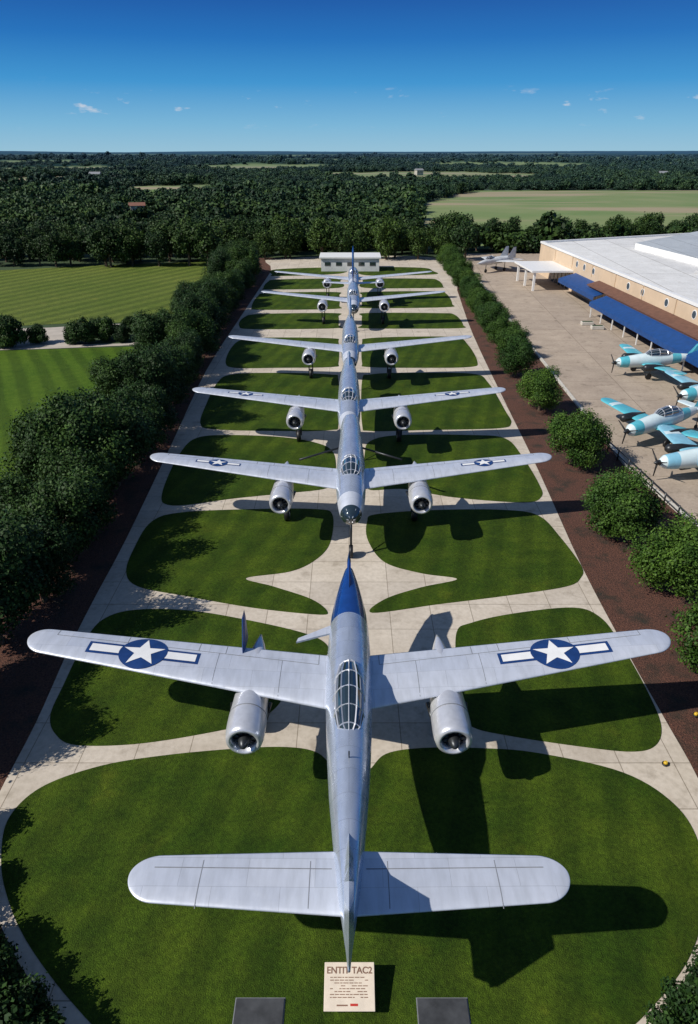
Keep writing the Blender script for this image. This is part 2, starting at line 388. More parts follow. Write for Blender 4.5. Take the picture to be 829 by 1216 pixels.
def bomber(loc,tail=9.3,endw=.5,glassnose=True,finh=0,ins=True,struts=False,stab=False):
    E=empty('bomber_aircraft',loc); w=main_wing(E)
    if ins: insignia(w,-7.0,E,.5); insignia(w,7.0,E,.5)
    secs=[(-2.45,0,2.5,.1,.1),(-2.35,0,2.5,.28,.28),(-2.1,0,2.5,.46,.46),(-1.7,0,2.55,.58,.6),(-.8,0,2.7,.7,.78),(.6,0,2.85,.76,.9),(3,0,2.9,.76,.9),(tail*.65,0,2.95,.66,.76),(tail,0,3.05,endw,endw*1.1),(tail+.35,0,3.08,.05,.05)]
    rs=resample(secs,.15)
    loft('fuselage',rs,[M['alu_body'],M['glass'],M['alu']],E,32,[1 if (r[0]<-1.98 and glassnose) else (2 if r[0]<-1.2 else 0) for r in rs])
    if glassnose:
        for a in range(6):
            an=a*math.pi/3; tube('nose_frame',(.47*math.cos(an),-2.08,2.5+.47*math.sin(an)),(.12*math.cos(an),-2.46,2.5+.12*math.sin(an)),.018,M['alu2'],E,6)
    canopy(E,[(.15,3.5,.2,.1),(.4,3.5,.45,.36),(.9,3.5,.52,.55),(1.6,3.52,.5,.52),(2.2,3.6,.38,.3),(2.4,3.65,.2,.1)])
    for sx in(-1,1): nacelle(E,sx*3.5,2.55)
    tube('nose_gear_leg',(0,-1.6,2.1),(0,-1.7,.4),.06,M['dark'],E); tube('wheel',(-.1,-1.7,.32),(.1,-1.7,.32),.32,M['black'],E,18)
    tube('gear_brace',(0,-.6,2.1),(0,-1.65,1.0),.035,M['dark'],E)
    if struts:
        for sx in(-1,1): tube('strut',(sx*.5,6.4,2.6),(sx*2.9,4.5,2.6),.06,M['dark'],E,8)
    if finh: fin('tail_fin',[(tail-3.4,3.6),(tail-1.5,3.4+finh*.75),(tail-.9,3.4+finh),(tail-.1,3.4+finh),(tail+.2,3.1),(tail-1,2.9)],.26,M['bluenose'] if finh>3 else M['alu_body'],E)
    if stab:
        t=Wing(.0,4.0,(tail-1.9,tail-1.2),(tail-.2,tail-.3),.1,.1,3.1,.12); t.build('tailplane',M['alu'],E)
    return E
bomber_front((0,15.6,0))
bomber((.1,31.0,0),9.3,.52,True,0,True,True)
bomber((.0,42.6,0),11.2,.4,False,.7,True)
bomber((.1,57.7,0),13.5,.25,True,1.8,False)
bomber((.5,79.5,0),12.5,.25,True,4.2,False,False,True)
bomber((.6,94.5,0),9.5,.25,False,1.2,False)
# ---------------------------------------------------------------- light aircraft
def light_aircraft(loc,rz,c_w='teal',c_b='ice',stripe='teal',band='ice'):
    E=empty('light_aircraft',loc,rz)
    secs=[(-3.9,0,1.25,.2,.2),(-3.6,0,1.27,.42,.42),(-2.8,0,1.3,.5,.52),(-1.2,0,1.38,.55,.62),(.4,0,1.4,.52,.6),(2.2,0,1.45,.34,.42),(3.8,0,1.55,.14,.2),(4.3,0,1.6,.03,.05)]
    rs=resample(secs,.15); loft('fuselage',rs,[M[c_b],M[stripe]],E,24,[1 if (-3.7<r[0]<-2.9 or 1.2<r[0]<2.2) else 0 for r in rs])
    w=Wing(.3,5.2,(-1.7,-1.1),(.2,-.05),.45,.13,1.1,.1); w.build('wing',M[c_w],E,ns=20,nc=8)
    for sx in(-1,1): strip('wing_stripe',[(sx*3.9,w.lete(3.9)[0]+(w.lete(3.9)[1]-w.lete(3.9)[0])*(.03+.94*i/8)) for i in range(9)],.4,w,M[band],E)
    t=Wing(.0,1.8,(3.0,3.3),(4.1,4.1),.0,.1,1.65,.15); t.build('tailplane',M[c_b],E,ns=12,nc=6)
    fin('tail_fin',[(2.8,1.7),(3.6,2.7),(4.1,2.75),(4.4,1.6)],.14,M[c_w],E)
    canopy(E,[(-1.3,1.85,.2,.06),(-.8,1.85,.38,.42),(0,1.85,.4,.5),(.8,1.85,.34,.35),(1.4,1.85,.15,.08)])
    loft('spinner',[(-4.3,0,1.25,.02,.02),(-4.15,0,1.25,.12,.12),(-3.9,0,1.25,.18,.18)],M['dark'],E,14)
    for k in range(3):
        a=k*2*math.pi/3+.4; tube('propeller_blade',(0,-4.05,1.25),(math.cos(a)*.95,-4.05,1.25+math.sin(a)*.95),.07,M['black'],E,6,.03)
    for sx in(-1,1):
        tube('gear_leg',(sx*1.3,-1.2,1.1),(sx*1.3,-1.3,.3),.05,M['dark'],E,8); tube('wheel',(sx*1.3-.08,-1.3,.28),(sx*1.3+.08,-1.3,.28),.28,M['black'],E,16)
        loft('engine_pod',[(-2.3,sx*1.9,1.25,.15,.15),(-2.1,sx*1.9,1.25,.3,.3),(-1.2,sx*1.9,1.25,.28,.28),(.2,sx*1.9,1.25,.05,.05)],M['dark'],E,14)
    tube('tail_wheel',(-.05,3.7,.15),(.05,3.7,.15),.15,M['black'],E,12); tube('tail_leg',(0,3.7,1.4),(0,3.7,.2),.03,M['dark'],E,6)
    return E
def at(u,v): x,y,_=G(u,v); return (x,y,.012)
light_aircraft(at(776,445),math.radians(-82))
light_aircraft(at(786,520),math.radians(-60))
light_aircraft(at(846,566),math.radians(-80),'sky_blue','ice','sky_blue')
light_aircraft(at(850,482),math.radians(-70),'sky_blue','ice','teal')
def jet(loc,rz):
    E=empty('jet_aircraft',loc,rz)
    secs=[(-4.6,0,1.5,.03,.03),(-3.6,0,1.5,.28,.28),(-2,0,1.55,.5,.5),(0,0,1.6,.75,.5),(2.5,0,1.6,.7,.45),(3.8,0,1.6,.5,.35)]
    loft('fuselage',resample(secs,.2),M['grey'],E,20)
    w=Wing(.4,3.9,(-1.2,1.2),(2.4,2.6),0,.05,1.55,.03); w.build('wing',M['grey'],E,ns=10,nc=6)
    t=Wing(.4,2.1,(2.6,3.7),(4.2,4.4),0,.05,1.55,.03); t.build('tailplane',M['grey'],E,ns=8,nc=6)
    for sx in(-1,1): fin('tail_fin',[(1.8,1.9),(3.2,3.3),(3.9,3.3),(4.0,1.7)],.1,M['grey'],E,sx*.7)
    canopy(E,[(-2.6,1.95,.1,.05),(-2.1,1.95,.28,.35),(-1.2,1.98,.3,.4),(-.5,2.0,.1,.1)])
    for x,y in((0,-2.4),(-.8,1.2),(.8,1.2)): tube('gear_leg',(x,y,1.3),(x,y,.2),.05,M['dark'],E,8); tube('wheel',(x-.08,y,.26),(x+.08,y,.26),.26,M['black'],E,14)
    E.scale=(1.1,)*3
jet(at(588,322),math.radians(-48))
# ---------------------------------------------------------------- ground
R=14000; n=64
vs=[(0,0,-.03)]+[(R*math.cos(2*math.pi*k/n),R*math.sin(2*math.pi*k/n),-.03) for k in range(n)]
obj('ground',vs,[(0,1+k,1+(k+1)%n) for k in range(n)],M['ground'])
apron_px=[(545,301),(700,301),(1100,400),(1100,760),(829,628),(745,555),(665,455),(605,380),(570,335)]
mul=[(-60,1400),(-160,1200),(-150,950),(-110,760),(0,640),(60,572),(130,500),(180,440),(215,392),(262,325),(275,306),(545,306),(572,338),(605,380),(665,455),(745,555),(829,628),(980,760),(1000,950),(950,1200),(900,1400)]
sheet('mulch_bed',mul,-.012,M['mulch'])
sheet('apron',apron_px,0.004,M['apron'])
conc=[(250,1300),(130,1262),(60,1195),(15,1130),(-12,1060),(-25,1000),(-5,950),(42,860),(80,775),(110,715),(150,640),(205,525),(245,440),(290,370),(322,322),(330,307),(528,307),(543,345),(562,398),(600,478),(640,560),(692,675),(745,775),(790,855),(829,925),(858,1000),(868,1060),(845,1130),(800,1195),(740,1250),(600,1300)]
sheet('concrete_path',conc,.012,M['path'],4,.03)
pads=[
[(2,1010),(12,970),(50,935),(120,910),(200,897),(290,889),(345,888),(378,895),(398,915),(415,924),(438,915),(458,896),(500,889),(570,889),(640,895),(740,918),(800,955),(829,1000),(838,1060),(822,1130),(780,1190),(720,1240),(600,1280),(250,1280),(150,1250),(85,1190),(30,1115),(6,1055)],
[(60,850),(75,815),(105,755),(130,732),(170,724),(230,726),(300,738),(360,752),(386,764),(388,778),(360,795),(340,815),(330,838),(300,858),(240,872),(160,884),(90,885),(66,872)],
[(542,752),(560,740),(610,729),(680,722),(712,733),(735,762),(768,820),(785,862),(778,886),(750,893),(690,887),(610,875),(562,864),(550,845),(543,800)],
[(150,680),(160,650),(180,620),(215,609),(300,605),(375,605),(395,612),(392,645),(375,665),(345,679),(292,687),(325,697),(370,712),(389,727),(375,730),(300,722),(220,708),(165,697)],
[(437,642),(436,620),(447,611),(520,606),(600,606),(640,613),(665,638),(690,672),(690,686),(672,697),(600,708),(520,718),(442,728),(457,712),(500,698),(543,688),(500,681),(457,668)],
[(192,590),(200,565),(215,537),(232,521),(265,517),(330,519),(375,526),(396,538),(398,566),(388,580),(340,586),(280,592),(220,600),(197,599)],
[(433,540),(440,524),(475,517),(560,517),(600,521),(620,542),(640,575),(643,590),(622,597),(540,591),(480,581),(440,582),(433,570)],
[(238,503),(246,478),(258,455),(275,445),(330,443),(392,445),(402,452),(402,503),(392,511),(330,512),(255,510)],
[(430,452),(440,445),(480,443),(560,444),(580,455),(600,488),(607,503),(590,509),(500,511),(440,512),(430,504)],
[(268,431),(275,413),(290,403),(330,401),(395,402),(402,407),(402,431),(395,436),(330,437),(280,437)],
[(430,407),(437,402),(490,400),(542,401),(556,410),(567,430),(558,436),(500,437),(437,436),(430,431)],
[(284,387),(290,377),(310,373),(398,372),(402,376),(402,386),(398,390),(300,391)],
[(430,376),(434,372),(520,372),(540,374),(550,386),(542,390),(434,390),(430,386)],
[(299,365),(306,352),(320,348),(398,347),(403,351),(403,363),(398,367),(310,368)],
[(430,351),(434,347),(515,346),(530,349),(537,361),(530,365),(434,366),(430,362)],
[(313,342),(318,335),(330,332),(400,331),(404,334),(402,342),(320,344)],
[(431,334),(436,331),(505,331),(520,333),(526,340),(518,342),(434,342)],
[(323,326),(328,320),(404,318),(404,325),(330,328)],
[(432,318),(500,318),(514,322),(514,326),(434,327)]]
padE=empty('lawn')
for p in pads:
    o=sheet('grass_bed',p,.03,M['pad'],7,.03); o.parent=padE
sheet('striped_lawn',[(-260,424),(175,411),(160,440),(100,510),(45,568),(8,600),(-120,690),(-300,800)],-.002,M['lawn'])
sheet('striped_lawn',[(-200,327),(0,321),(120,315),(268,310),(262,322),(214,388),(185,383),(100,383),(0,388),(-200,395)],-.002,M['lawn2'])
sheet('road',[(-260,398),(60,389),(120,385),(185,384),(214,389),(206,400),(178,409),(60,414),(-260,424)],.006,M['road'])
sheet('footpath',[(-100,680),(5,618),(35,592),(62,566),(74,566),(47,600),(20,625),(-60,692)],.006,M['road'])
sheet('planting_bed',[(78,408),(90,398),(120,388),(165,385),(186,392),(184,403),(140,408)],.02,M['ground'],3)
fd=empty('field')
vs=[(15,152,-.01),(24,270,-.01),(60,395,-.01),(420,395,-.01),(300,152,-.01)]
o=obj('field_grass',vs,[(4,3,2,1,0)],M['field']); o.parent=fd; fixn(o); up(o)
kb=[G(u,v)[:2] for u,v in [(570,335),(605,380),(665,455),(745,555),(829,628),(980,760)]]
vs=[];fs=[]
for i,(x,y) in enumerate(kb):
    vs+=[(x-.12,y,-.01),(x-.12,y,.14),(x+.12,y,.14),(x+.12,y,-.01)]
for i in range(len(kb)-1):
    for k in range(3): fs.append((4*i+k,4*i+k+1,4*i+5+k,4*i+4+k))
o=obj('kerb',vs,fs,M['kerb']); fixn(o)
def fence():
    E=empty('rail_fence'); a=Vector(G(700,515)[:2]); b_=Vector(G(860,668)[:2]); L=(b_-a).length; d=(b_-a)/L; k=0
    while k<L:
        p=a+d*k; tube('post',(p.x,p.y,0),(p.x,p.y,.75),.05,M['dark'],E,8); k+=1.6
    for z in(.35,.7): tube('rail',(a.x,a.y,z),(b_.x,b_.y,z),.035,M['dark'],E,8)
fence()
# ---------------------------------------------------------------- signs and slabs
def sign():
    x,y,_=G(415,1171,.45)
    E=empty('information_sign',(x,y,.45)); E.rotation_euler[0]=math.radians(12)
    M['board']=simple('sign_board',(.72,.62,.50),.6,0,.12,4)
    box('board',-.6,.6,-.5,.5,-.03,0,M['board'],E,.01)
    ink=simple('sign_ink',(.22,.12,.08),.7); red=simple('sign_red',(.5,.03,.02),.6)
    def txt(s,x,y,sz,mt):
        c=bpy.data.curves.new('sign_text','FONT'); c.body=s; c.size=sz; c.align_x='CENTER'; c.extrude=.002; c.offset=.004
        o=bpy.data.objects.new('sign_text',c); S.collection.objects.link(o); o.parent=E; o.location=(x,y,.004); c.materials.append(mt)
    txt('ENTIT TAC2',0,.26,.2,ink)
    r=random.Random(3)
    for i in range(8):
        xx=-.46
        yy=.17-.058*i
        while xx<.4:
            wd=r.uniform(.04,.13)
            if r.random()<.85: box('text_line',xx,min(xx+wd,.46),yy,yy+.018,.001,.003,ink,E)
            xx+=wd+.02
    box('red_mark',.02,.2,-.4,-.35,.001,.003,red,E); box('text_line',-.3,-.04,-.4,-.37,.001,.003,ink,E)
    for sx in(-.45,.45): tube('post',(sx,.1,-.03),(sx,.2,-.5),.03,M['dark'],E,8)
sign()
slab=simple('dark_slab',(.06,.063,.068),.55,0,.5,2.5)
for (a,b) in ((281,338),(495,554)):
    x0,y1,_=G(a,1187); x1,_,_=G(b,1187)
    E=empty('stone_plaque'); box('slab',x0,x1,y1-.95,y1,.028,.07,slab,E,.012); box('slab_edge',x0-.02,x1+.02,y1-.97,y1+.02,.02,.045,M['line'],E)
yel=simple('yellow_paint',(.65,.42,.03),.5)
for u,v in ((790,908),(826,850)):
    x,y,_=G(u,v); E=empty('ground_marker',(x,y,.012))  # small yellow ground marker, unlit
    tube('base',(0,0,0),(0,0,.05),.11,M['dark'],E,14); tube('cap',(0,0,.05),(0,0,.13),.08,yel,E,14,.05)
# ---------------------------------------------------------------- hangar building
def building():
    E=empty('museum_building')
    beige=simple('beige_wall',(.60,.46,.32),.8,0,.12,.7); roofw=concrete('white_roof',(.64,.64,.63),(.76,.76,.75),(6,30),.06,.06,.85)
    grey=concrete('grey_roof',(.38,.42,.46),(.46,.50,.54),(5,20),.06,.06,.85); brown=simple('brown_roof',(.15,.07,.045),.8,0,.3,2)
    blue=simple('blue_awning',(.008,.06,.22),.5,0,.25,2); win=simple('window_glass',(.03,.06,.09),.1,0,.3,2); wh=M['white']
    unit=simple('unit',(.5,.5,.5),.6)
    A=Vector((31.6,120)); B=Vector((34.6,48)); fp=[A,B,Vector((95,50)),Vector((95,146)),Vector((64,134))]
    n=len(fp); h=5.0
    vs=[(p.x,p.y,-.01) for p in fp]+[(p.x,p.y,h) for p in fp]
    o=obj('walls',vs,[(i,(i+1)%n,n+(i+1)%n,n+i) for i in range(n)],beige,parent=E); fixn(o)
    ins=[Vector((32.0,119.6)),Vector((35.0,48.4)),Vector((94.6,50.4)),Vector((94.6,145.4)),Vector((64,133.5))]
    o=obj('roof',[(p.x,p.y,h-.25) for p in ins],[list(range(n))],roofw,parent=E); up(o)
    vs=[(p.x,p.y,h) for p in fp]+[(p.x,p.y,h) for p in ins]+[(p.x,p.y,h-.27) for p in ins]
    fs=[(i,(i+1)%n,n+(i+1)%n,n+i) for i in range(n)]+[(n+i,n+(i+1)%n,2*n+(i+1)%n,2*n+i) for i in range(n)]
    o=obj('parapet',vs,fs,wh,parent=E); fixn(o)
    q=[(44,112),(46,92),(95,95),(95,140),(62,130)]
    vs=[(x,y,h-.25) for x,y in q]+[(x,y,h+.6) for x,y in q]
    obj('upper_walls',vs,[(i,(i+1)%5,5+(i+1)%5,5+i) for i in range(5)],wh,parent=E)
    o=obj('upper_roof',[(x,y,h+.61) for x,y in q],[list(range(5))],grey,parent=E); up(o)
    r=random.Random(5)
    for i in range(7):
        x=42+r.random()*20; y=62+i*4.2; box('roof_unit',x,x+1.2,y,y+1.0,h-.25,h+.15,unit,E,.03)
    d=(B-A).normalized(); nr=Vector((d.y,-d.x))
    if nr.x>0: nr=-nr
    L=(B-A).length
    def P3(s,o,z): p=A+d*s+nr*o; return (p.x,p.y,z)
    def slabq(name,s0,s1,o0,z0,o1,z1,mt,t=.08):
        vs=[P3(s0,o0,z0),P3(s1,o0,z0),P3(s1,o1,z1),P3(s0,o1,z1)]; vs+=[(a,b,c-t) for a,b,c in vs]
        o=obj(name,vs,[(0,1,2,3),(7,6,5,4),(0,4,5,1),(1,5,6,2),(2,6,7,3),(3,7,4,0)],mt,parent=E); fixn(o); return o
    def quadbox(name,s0,s1,o0,o1,z0,z1,mt):
        vs=[P3(s,o,z) for z in(z0,z1) for o in(o0,o1) for s in(s0,s1)]
        o=obj(name,vs,[(0,2,3,1),(4,5,7,6),(0,1,5,4),(2,6,7,3),(0,4,6,2),(1,3,7,5)],mt,parent=E); fixn(o); return o
    quadbox('porch_roof',7,17,.01,6.0,2.6,2.85,wh)
    for s in(7.6,11.9,16.3):
        quadbox('porch_post',s,s+.3,5.3,5.6,0,2.6,wh)
    for s in range(5): quadbox('door',7.5+s*1.7,8.7+s*1.7,.003,.06,0,2.2,win)
    slabq('awning',18,32,.02,2.7,2.4,2.0,blue); slabq('awning_valance',18,32,2.4,2.0,2.42,1.55,blue)
    slabq('lean_to_roof',27,L,.02,3.1,1.6,2.65,brown,.1); quadbox('lean_to_wall',33.5,L,.01,1.5,0,2.52,brown)
    slabq('awning',34,L-2,1.62,2.45,3.6,1.75,blue); slabq('awning_valance',34,L-2,3.6,1.75,3.63,1.35,blue)
    s=34.5
    while s<L-2:
        quadbox('awning_post',s,s+.1,3.4,3.5,0,1.75,wh); quadbox('window',s+.6,s+2.6,1.502,1.54,.5,2.0,win); quadbox('window_frame',s+1.56,s+1.64,1.54,1.57,.5,2.0,wh); s+=3.4
    s=18.4
    while s<31: quadbox('window',s,s+1.6,.003,.05,.4,2.1,win); s+=2.2
    for s in (18,21,24.5,36,40,46,52):
        p=P3(s,0,3.9); q2=P3(s,.06,3.9); q3=P3(s,.03,3.9)
        tube('round_window',p,q2,.36,win,E,20); tube('round_window_frame',p,q3,.46,wh,E,20)
    quadbox('cornice',0,L,.003,.12,h-.3,h+.02,wh)
    for s in range(8,int(L),8): quadbox('downpipe',s,s+.12,.004,.1,3.15,h-.3,beige)
building()
for (u,v) in ((697,386),(709,391)):
    x,y,_=G(u,v); E=empty('planter_box',(x,y,.01)); box('tub',-.7,.7,-.35,.35,0,.4,M['kerb'],E,.04); box('soil',-.6,.6,-.25,.25,.4,.42,M['ground'],E)
def shed():
    E=empty('white_shed',(.1,121.5,0)); wh=M['white']
    box('walls',-4.8,5.0,0,5,0,2.1,simple('shed_wall',(.66,.67,.66),.7,0,.15,1),E); box('roof',-5.1,5.3,-.3,5.3,2.1,2.4,wh,E,.04)
    for i in range(5): box('window',-4.2+i*1.9,-3.2+i*1.9,-.03,-.003,.9,1.5,M['glass'],E)
shed()
def house(x,y,w,dp,h,rc,wc,rz=0):
    E=empty('distant_house',(x,y,0),rz)
    box('walls',-w/2,w/2,-dp/2,dp/2,0,h,wc,E)
    rh=w*.2; o=.4
    vs=[(-w/2-o,-dp/2-o,h),(w/2+o,-dp/2-o,h),(w/2+o,dp/2+o,h),(-w/2-o,dp/2+o,h),(-w/2-o,0,h+rh),(w/2+o,0,h+rh)]
    ob=obj('roof',vs,[(0,1,5,4),(2,3,4,5),(0,4,3),(1,2,5),(3,2,1,0)],rc,parent=E); fixn(ob)
    for i in range(3): box('window',-w/2+w*(.15+.28*i),-w/2+w*(.25+.28*i),-dp/2-.05,-dp/2-.004,h*.5,h*.8,M['glass'],E)
rc1=simple('terracotta_roof',(.20,.09,.06),.8); rc2=simple('grey_shingle',(.24,.25,.27),.8); wc=simple('house_wall',(.42,.39,.34),.8)
HS=[(-63,222,4,4,3.9,rc1,wc,.3),(-106,212,5,4,3.8,rc1,wc,.1),(-180,540,7,6,4,rc2,wc,.1),(230,560,7,5,4,rc2,wc,0),(60,655,6,5,4,rc2,wc,.4),(330,640,8,5,4,rc2,wc,.1)]
for a in HS: house(*a)
# ---------------------------------------------------------------- trees
def tree_mesh(name,h,r,leaves,ls,seed,mat,lobes=11,flat=.85,base=.35):
    rg=np.random.default_rng(seed); vs=[];fs=[];ix=[]
    def seg(p,q,r0,r1,n=7):
        p=Vector(p);q=Vector(q);d=(q-p).normalized();a=d.orthogonal().normalized();b=d.cross(a);o=len(vs)
        for c,rr in((p,r0),(q,r1)):
            for k in range(n):
                t=2*math.pi*k/n; vs.append(tuple(c+a*math.cos(t)*rr+b*math.sin(t)*rr))
        for k in range(n): fs.append((o+k,o+(k+1)%n,o+n+(k+1)%n,o+n+k)); ix.append(1)
    tr=h*.028; seg((0,0,-.05),(.05*h*.3,0,h*.4),tr*1.3,tr*.8); seg((.05*h*.3,0,h*.4),(0,.02*h,h*.8),tr*.8,tr*.3)
    L=[]
    zc=h*base+(h*(1-base))*.5; hz=h*(1-base)*.5
    for i in range(lobes):
        a=i*2.399+rg.uniform(-.5,.5); zz=-.75+1.5*(i+.5)/lobes; rad=math.sqrt(max(1-zz*zz*.8,.1))*.62*r*rg.uniform(.65,1.2)
        c=(rad*math.cos(a),rad*math.sin(a),zc+zz*hz*.75+rg.uniform(-.1,.1)*h); lr=r*rg.uniform(.24,.50)
        L.append((c,lr)); seg((.02*h,0,h*rg.uniform(.25,.5)),c,tr*.4,tr*.1,5)
    L.append(((0,0,zc),r*.5)); L.append(((rg.uniform(-.2,.2)*r,rg.uniform(-.2,.2)*r,zc+hz*.66),r*.34))
    wts=np.array([l[1]**2 for l in L]); wts/=wts.sum()
    ch=rg.choice(len(L),leaves,p=wts)
    C=np.array([L[i][0] for i in ch]); R=np.array([L[i][1] for i in ch])
    d=rg.normal(size=(leaves,3)); d/=np.linalg.norm(d,axis=1)[:,None]
    K=26; tw=rg.normal(size=(len(L),K,3)); tw/=np.linalg.norm(tw,axis=2)[:,:,None]
    pick=tw[ch,rg.integers(0,K,leaves)]; d=d*.5+pick*.8; d/=np.linalg.norm(d,axis=1)[:,None]
    rr=R*(rg.uniform(.4,1.0,leaves)**.5)*(1+.16*rg.normal(size=leaves))*(.84+.34*np.abs((d*pick).sum(1)))
    pos=C+d*rr[:,None]*np.array([1,1,flat]); pos[:,2]=np.maximum(pos[:,2],h*.06+rg.uniform(0,.1,leaves)*h)
    nn=d+rg.normal(size=(leaves,3))*.6+np.array([0,0,.25]); nn/=np.linalg.norm(nn,axis=1)[:,None]
    ref=rg.normal(size=(leaves,3)); t1=np.cross(nn,ref); t1/=np.linalg.norm(t1,axis=1)[:,None]; t2=np.cross(nn,t1)
    sz=ls*rg.uniform(.55,1.4,leaves)[:,None]
    q=np.stack([pos-t1*sz*.5,pos+t2*sz*.32,pos+t1*sz*.5,pos-t2*sz*.32],1).reshape(-1,3)
    o=len(vs); vs+= [tuple(v) for v in q.tolist()]
    fs+=[(o+4*i,o+4*i+1,o+4*i+2,o+4*i+3) for i in range(leaves)]; ix+=[0]*leaves
    me=bpy.data.meshes.new(name); me.from_pydata(vs,[],fs); me.materials.append(mat); me.materials.append(M['bark'])
    me.polygons.foreach_set('material_index',ix); me.update(); return me
def put(name,me,x,y,s=1,rz=None,sz=None):
    o=bpy.data.objects.new(name,me); S.collection.objects.link(o); o.location=(x,y,0); o.rotation_euler[2]=random.uniform(0,6.28) if rz is None else rz
    o.scale=(s*random.uniform(.92,1.08),s*random.uniform(.92,1.08),sz or s*random.uniform(.9,1.12)); return o
near=[tree_mesh('broadleaf_tree_mesh_%d'%i,3.9,2.0,30000,.12,20+i,M['leaf'],17,.9,.10) for i in range(4)]
neard=[tree_mesh('dark_tree_mesh_%d'%i,5.2,2.3,26000,.15,40+i,M['leaf_dark'],17,.95,.12) for i in range(4)]
for i,(u,v,s) in enumerate([(905,905,1.1),(856,800,1.04),(798,703,.98),(735,640,.98),(683,553,.97),(640,487,.88),(612,447,.84),(596,415,.8),(578,392,.8),(567,373,.78),(556,357,.78),(547,344,.73),(540,333,.73),(534,324,.7),(528,316,.7)]):
    x,y,_=G(u,v); put('broadleaf_tree',near[(i*3+1)%4],x,y,s)
for i in range(9):
    u,v=[(590,430),(572,402),(562,382),(551,365),(545,350),(538,338),(532,328),(526,319),(522,311)][i]
    x,y,_=G(u,v); put('broadleaf_tree',near[(i+1)%4],x+1.6,y+1.5,.8)
y=16.5;i=0
while y<122:
    e=-13.9-max(0,(y-30))*.028
    put('broadleaf_tree',neard[random.randrange(4)],e+random.uniform(-.5,.45)-(.5 if y<24 else 0),y,random.uniform(.74,1.08))
    if i%2==0 and y>24: put('broadleaf_tree',neard[(i+1)%4],e-3.0+random.uniform(-.8,.4),y+1.4,random.uniform(.7,.95))
    y+=3.1+random.uniform(-.5,.6); i+=1
bush=[tree_mesh('shrub_mesh_%d'%i,1.5,1.1,9000,.12,60+i,M['leaf_dark'],11,.8,.0) for i in range(2)]
for i,(u,v,s) in enumerate([(-5,1185,.75),(30,1230,.7),(-30,1150,.9),(20,1275,1),(-60,1080,1.0),(-75,1010,1.1),(828,1215,.8),(800,1262,.8),(868,1190,.9),(905,1100,1),(860,1250,1.1),(-70,1240,1.2),(910,1010,.9)]):
    x,y,_=G(u,v); put('shrub',bush[i%2],x,y,s)
for i,(u,v,s) in enumerate([(15,412,1.6),(-10,411,1.7),(47,408,1.0),(100,408,1.35),(88,408,.9),(128,404,1.25),(145,406,.9),(168,402,1.2),(180,404,.8),(118,396,.9),(155,394,.9)]):
    x,y,_=G(u,v); put('shrub',bush[i%2],x,y,s,sz=s*1.25)
for i,(u,v) in enumerate([(15,596),(-12,610),(8,602)]):
    x,y,_=G(u,v); put('shrub',bush[i%2],x,y,.8)
def forest(name,pts,me):
    vs=[];fs=[]
    for (x,y,s) in pts:
        a=random.uniform(0,6.28); h=s/2; o=len(vs)
        for k in range(4):
            t=a+k*math.pi/2+math.pi/4; vs.append((x+h*1.41421*math.cos(t),y+h*1.41421*math.sin(t),-.02))
        fs.append((o,o+1,o+2,o+3))
    o=obj(name,vs,fs,M['ground']); o.instance_type='FACES'; o.use_instance_faces_scale=True
    o.show_instancer_for_render=False; o.show_instancer_for_viewport=False
    c=bpy.data.objects.new('forest_tree',me); S.collection.objects.link(c); c.parent=o
belt=[tree_mesh('belt_tree_mesh_%d'%i,8.6,3.4,4200,.46,80+i,M['leaf_far'],16,1.0,.10) for i in range(5)]
far=[tree_mesh('far_tree_mesh_%d'%i,(4.0,4.8,5.4,3.6,4.4)[i],(3.2,2.7,2.3,3.6,2.9)[i],620,.8,90+i,M['leaf_far'],9,.8,.05) for i in range(5)]
B=[[] for _ in range(5)]; F=[[] for _ in range(5)]
for x in np.arange(-150,190,3.9):
    for r_ in range(3):
        yy=128+r_*6+random.uniform(-1.5,1.5)
        if x>22: yy+=22+ (6 if x>60 else 0)
        if abs(x)<22: yy+=9
        if x>28 and r_==2: continue
        sc=random.uniform(.58,1.0)*(.92+.3*noise.noise(Vector((x*.06,r_,1))))
        if x>22: sc*=.86
        B[random.randrange(5)].append((x+random.uniform(-1.8,1.8),yy,sc))
# open fields: deep enough to be seen over the trees in front of them
CL=[(-235,500,75,110),(-95,385,34,75),(70,640,110,130),(330,620,90,110),(-330,850,110,170),(-110,950,120,190),(230,1100,150,230),(560,1150,140,220),(-620,1400,220,300),(0,1700,280,320),(600,2000,300,400),(-450,2500,420,450),(300,3100,600,500),(1400,2900,400,500),(-1400,3600,600,600),(700,4800,900,700)]
def clearing(x,y):
    for cx,cy,rx,ry in CL:
        if abs(x-cx)<rx*1.3 and abs(y-cy)<ry*1.3 and ((x-cx)/rx)**2+((y-cy)/ry)**2<1+.45*noise.noise(Vector((x*3/rx,y*3/ry,cx))): return True
    return False
def infield(x,y): return (x>14+ (y-150)*.09 and y<395 and y>150 and x>(y-150)*.16+ (0 if y<280 else (y-280)*.25))
cnt=0
while cnt<24000:
    q=random.random()
    a=random.uniform(-.66,.66)
    if q<.3: r=random.uniform(150,900)
    elif q<.62: r=math.sqrt(random.uniform(150**2,900**2))
    else: r=random.uniform(800,2600)
    x=r*math.sin(a); y=r*math.cos(a)
    if y<146 or infield(x,y) or clearing(x,y): continue
    if any(abs(x-h_[0])<5 and -14<y-h_[1]<5 for h_ in HS): continue
    n_=noise.noise(Vector((x*.008,y*.008,3.3)))
    if n_>.36 and y>190 and r<900: continue
    s=random.uniform(.6,1.1)*(1+n_*.5)
    if random.random()<.05: s*=1.4
    if r>850: s*=1.0+min((r-850)/900,1.0)
    F[random.randrange(5)].append((x,y,s))
    cnt+=1
for i in range(5): forest('tree_belt',B[i],belt[i])
for i in range(5): forest('distant_forest',F[i],far[i])
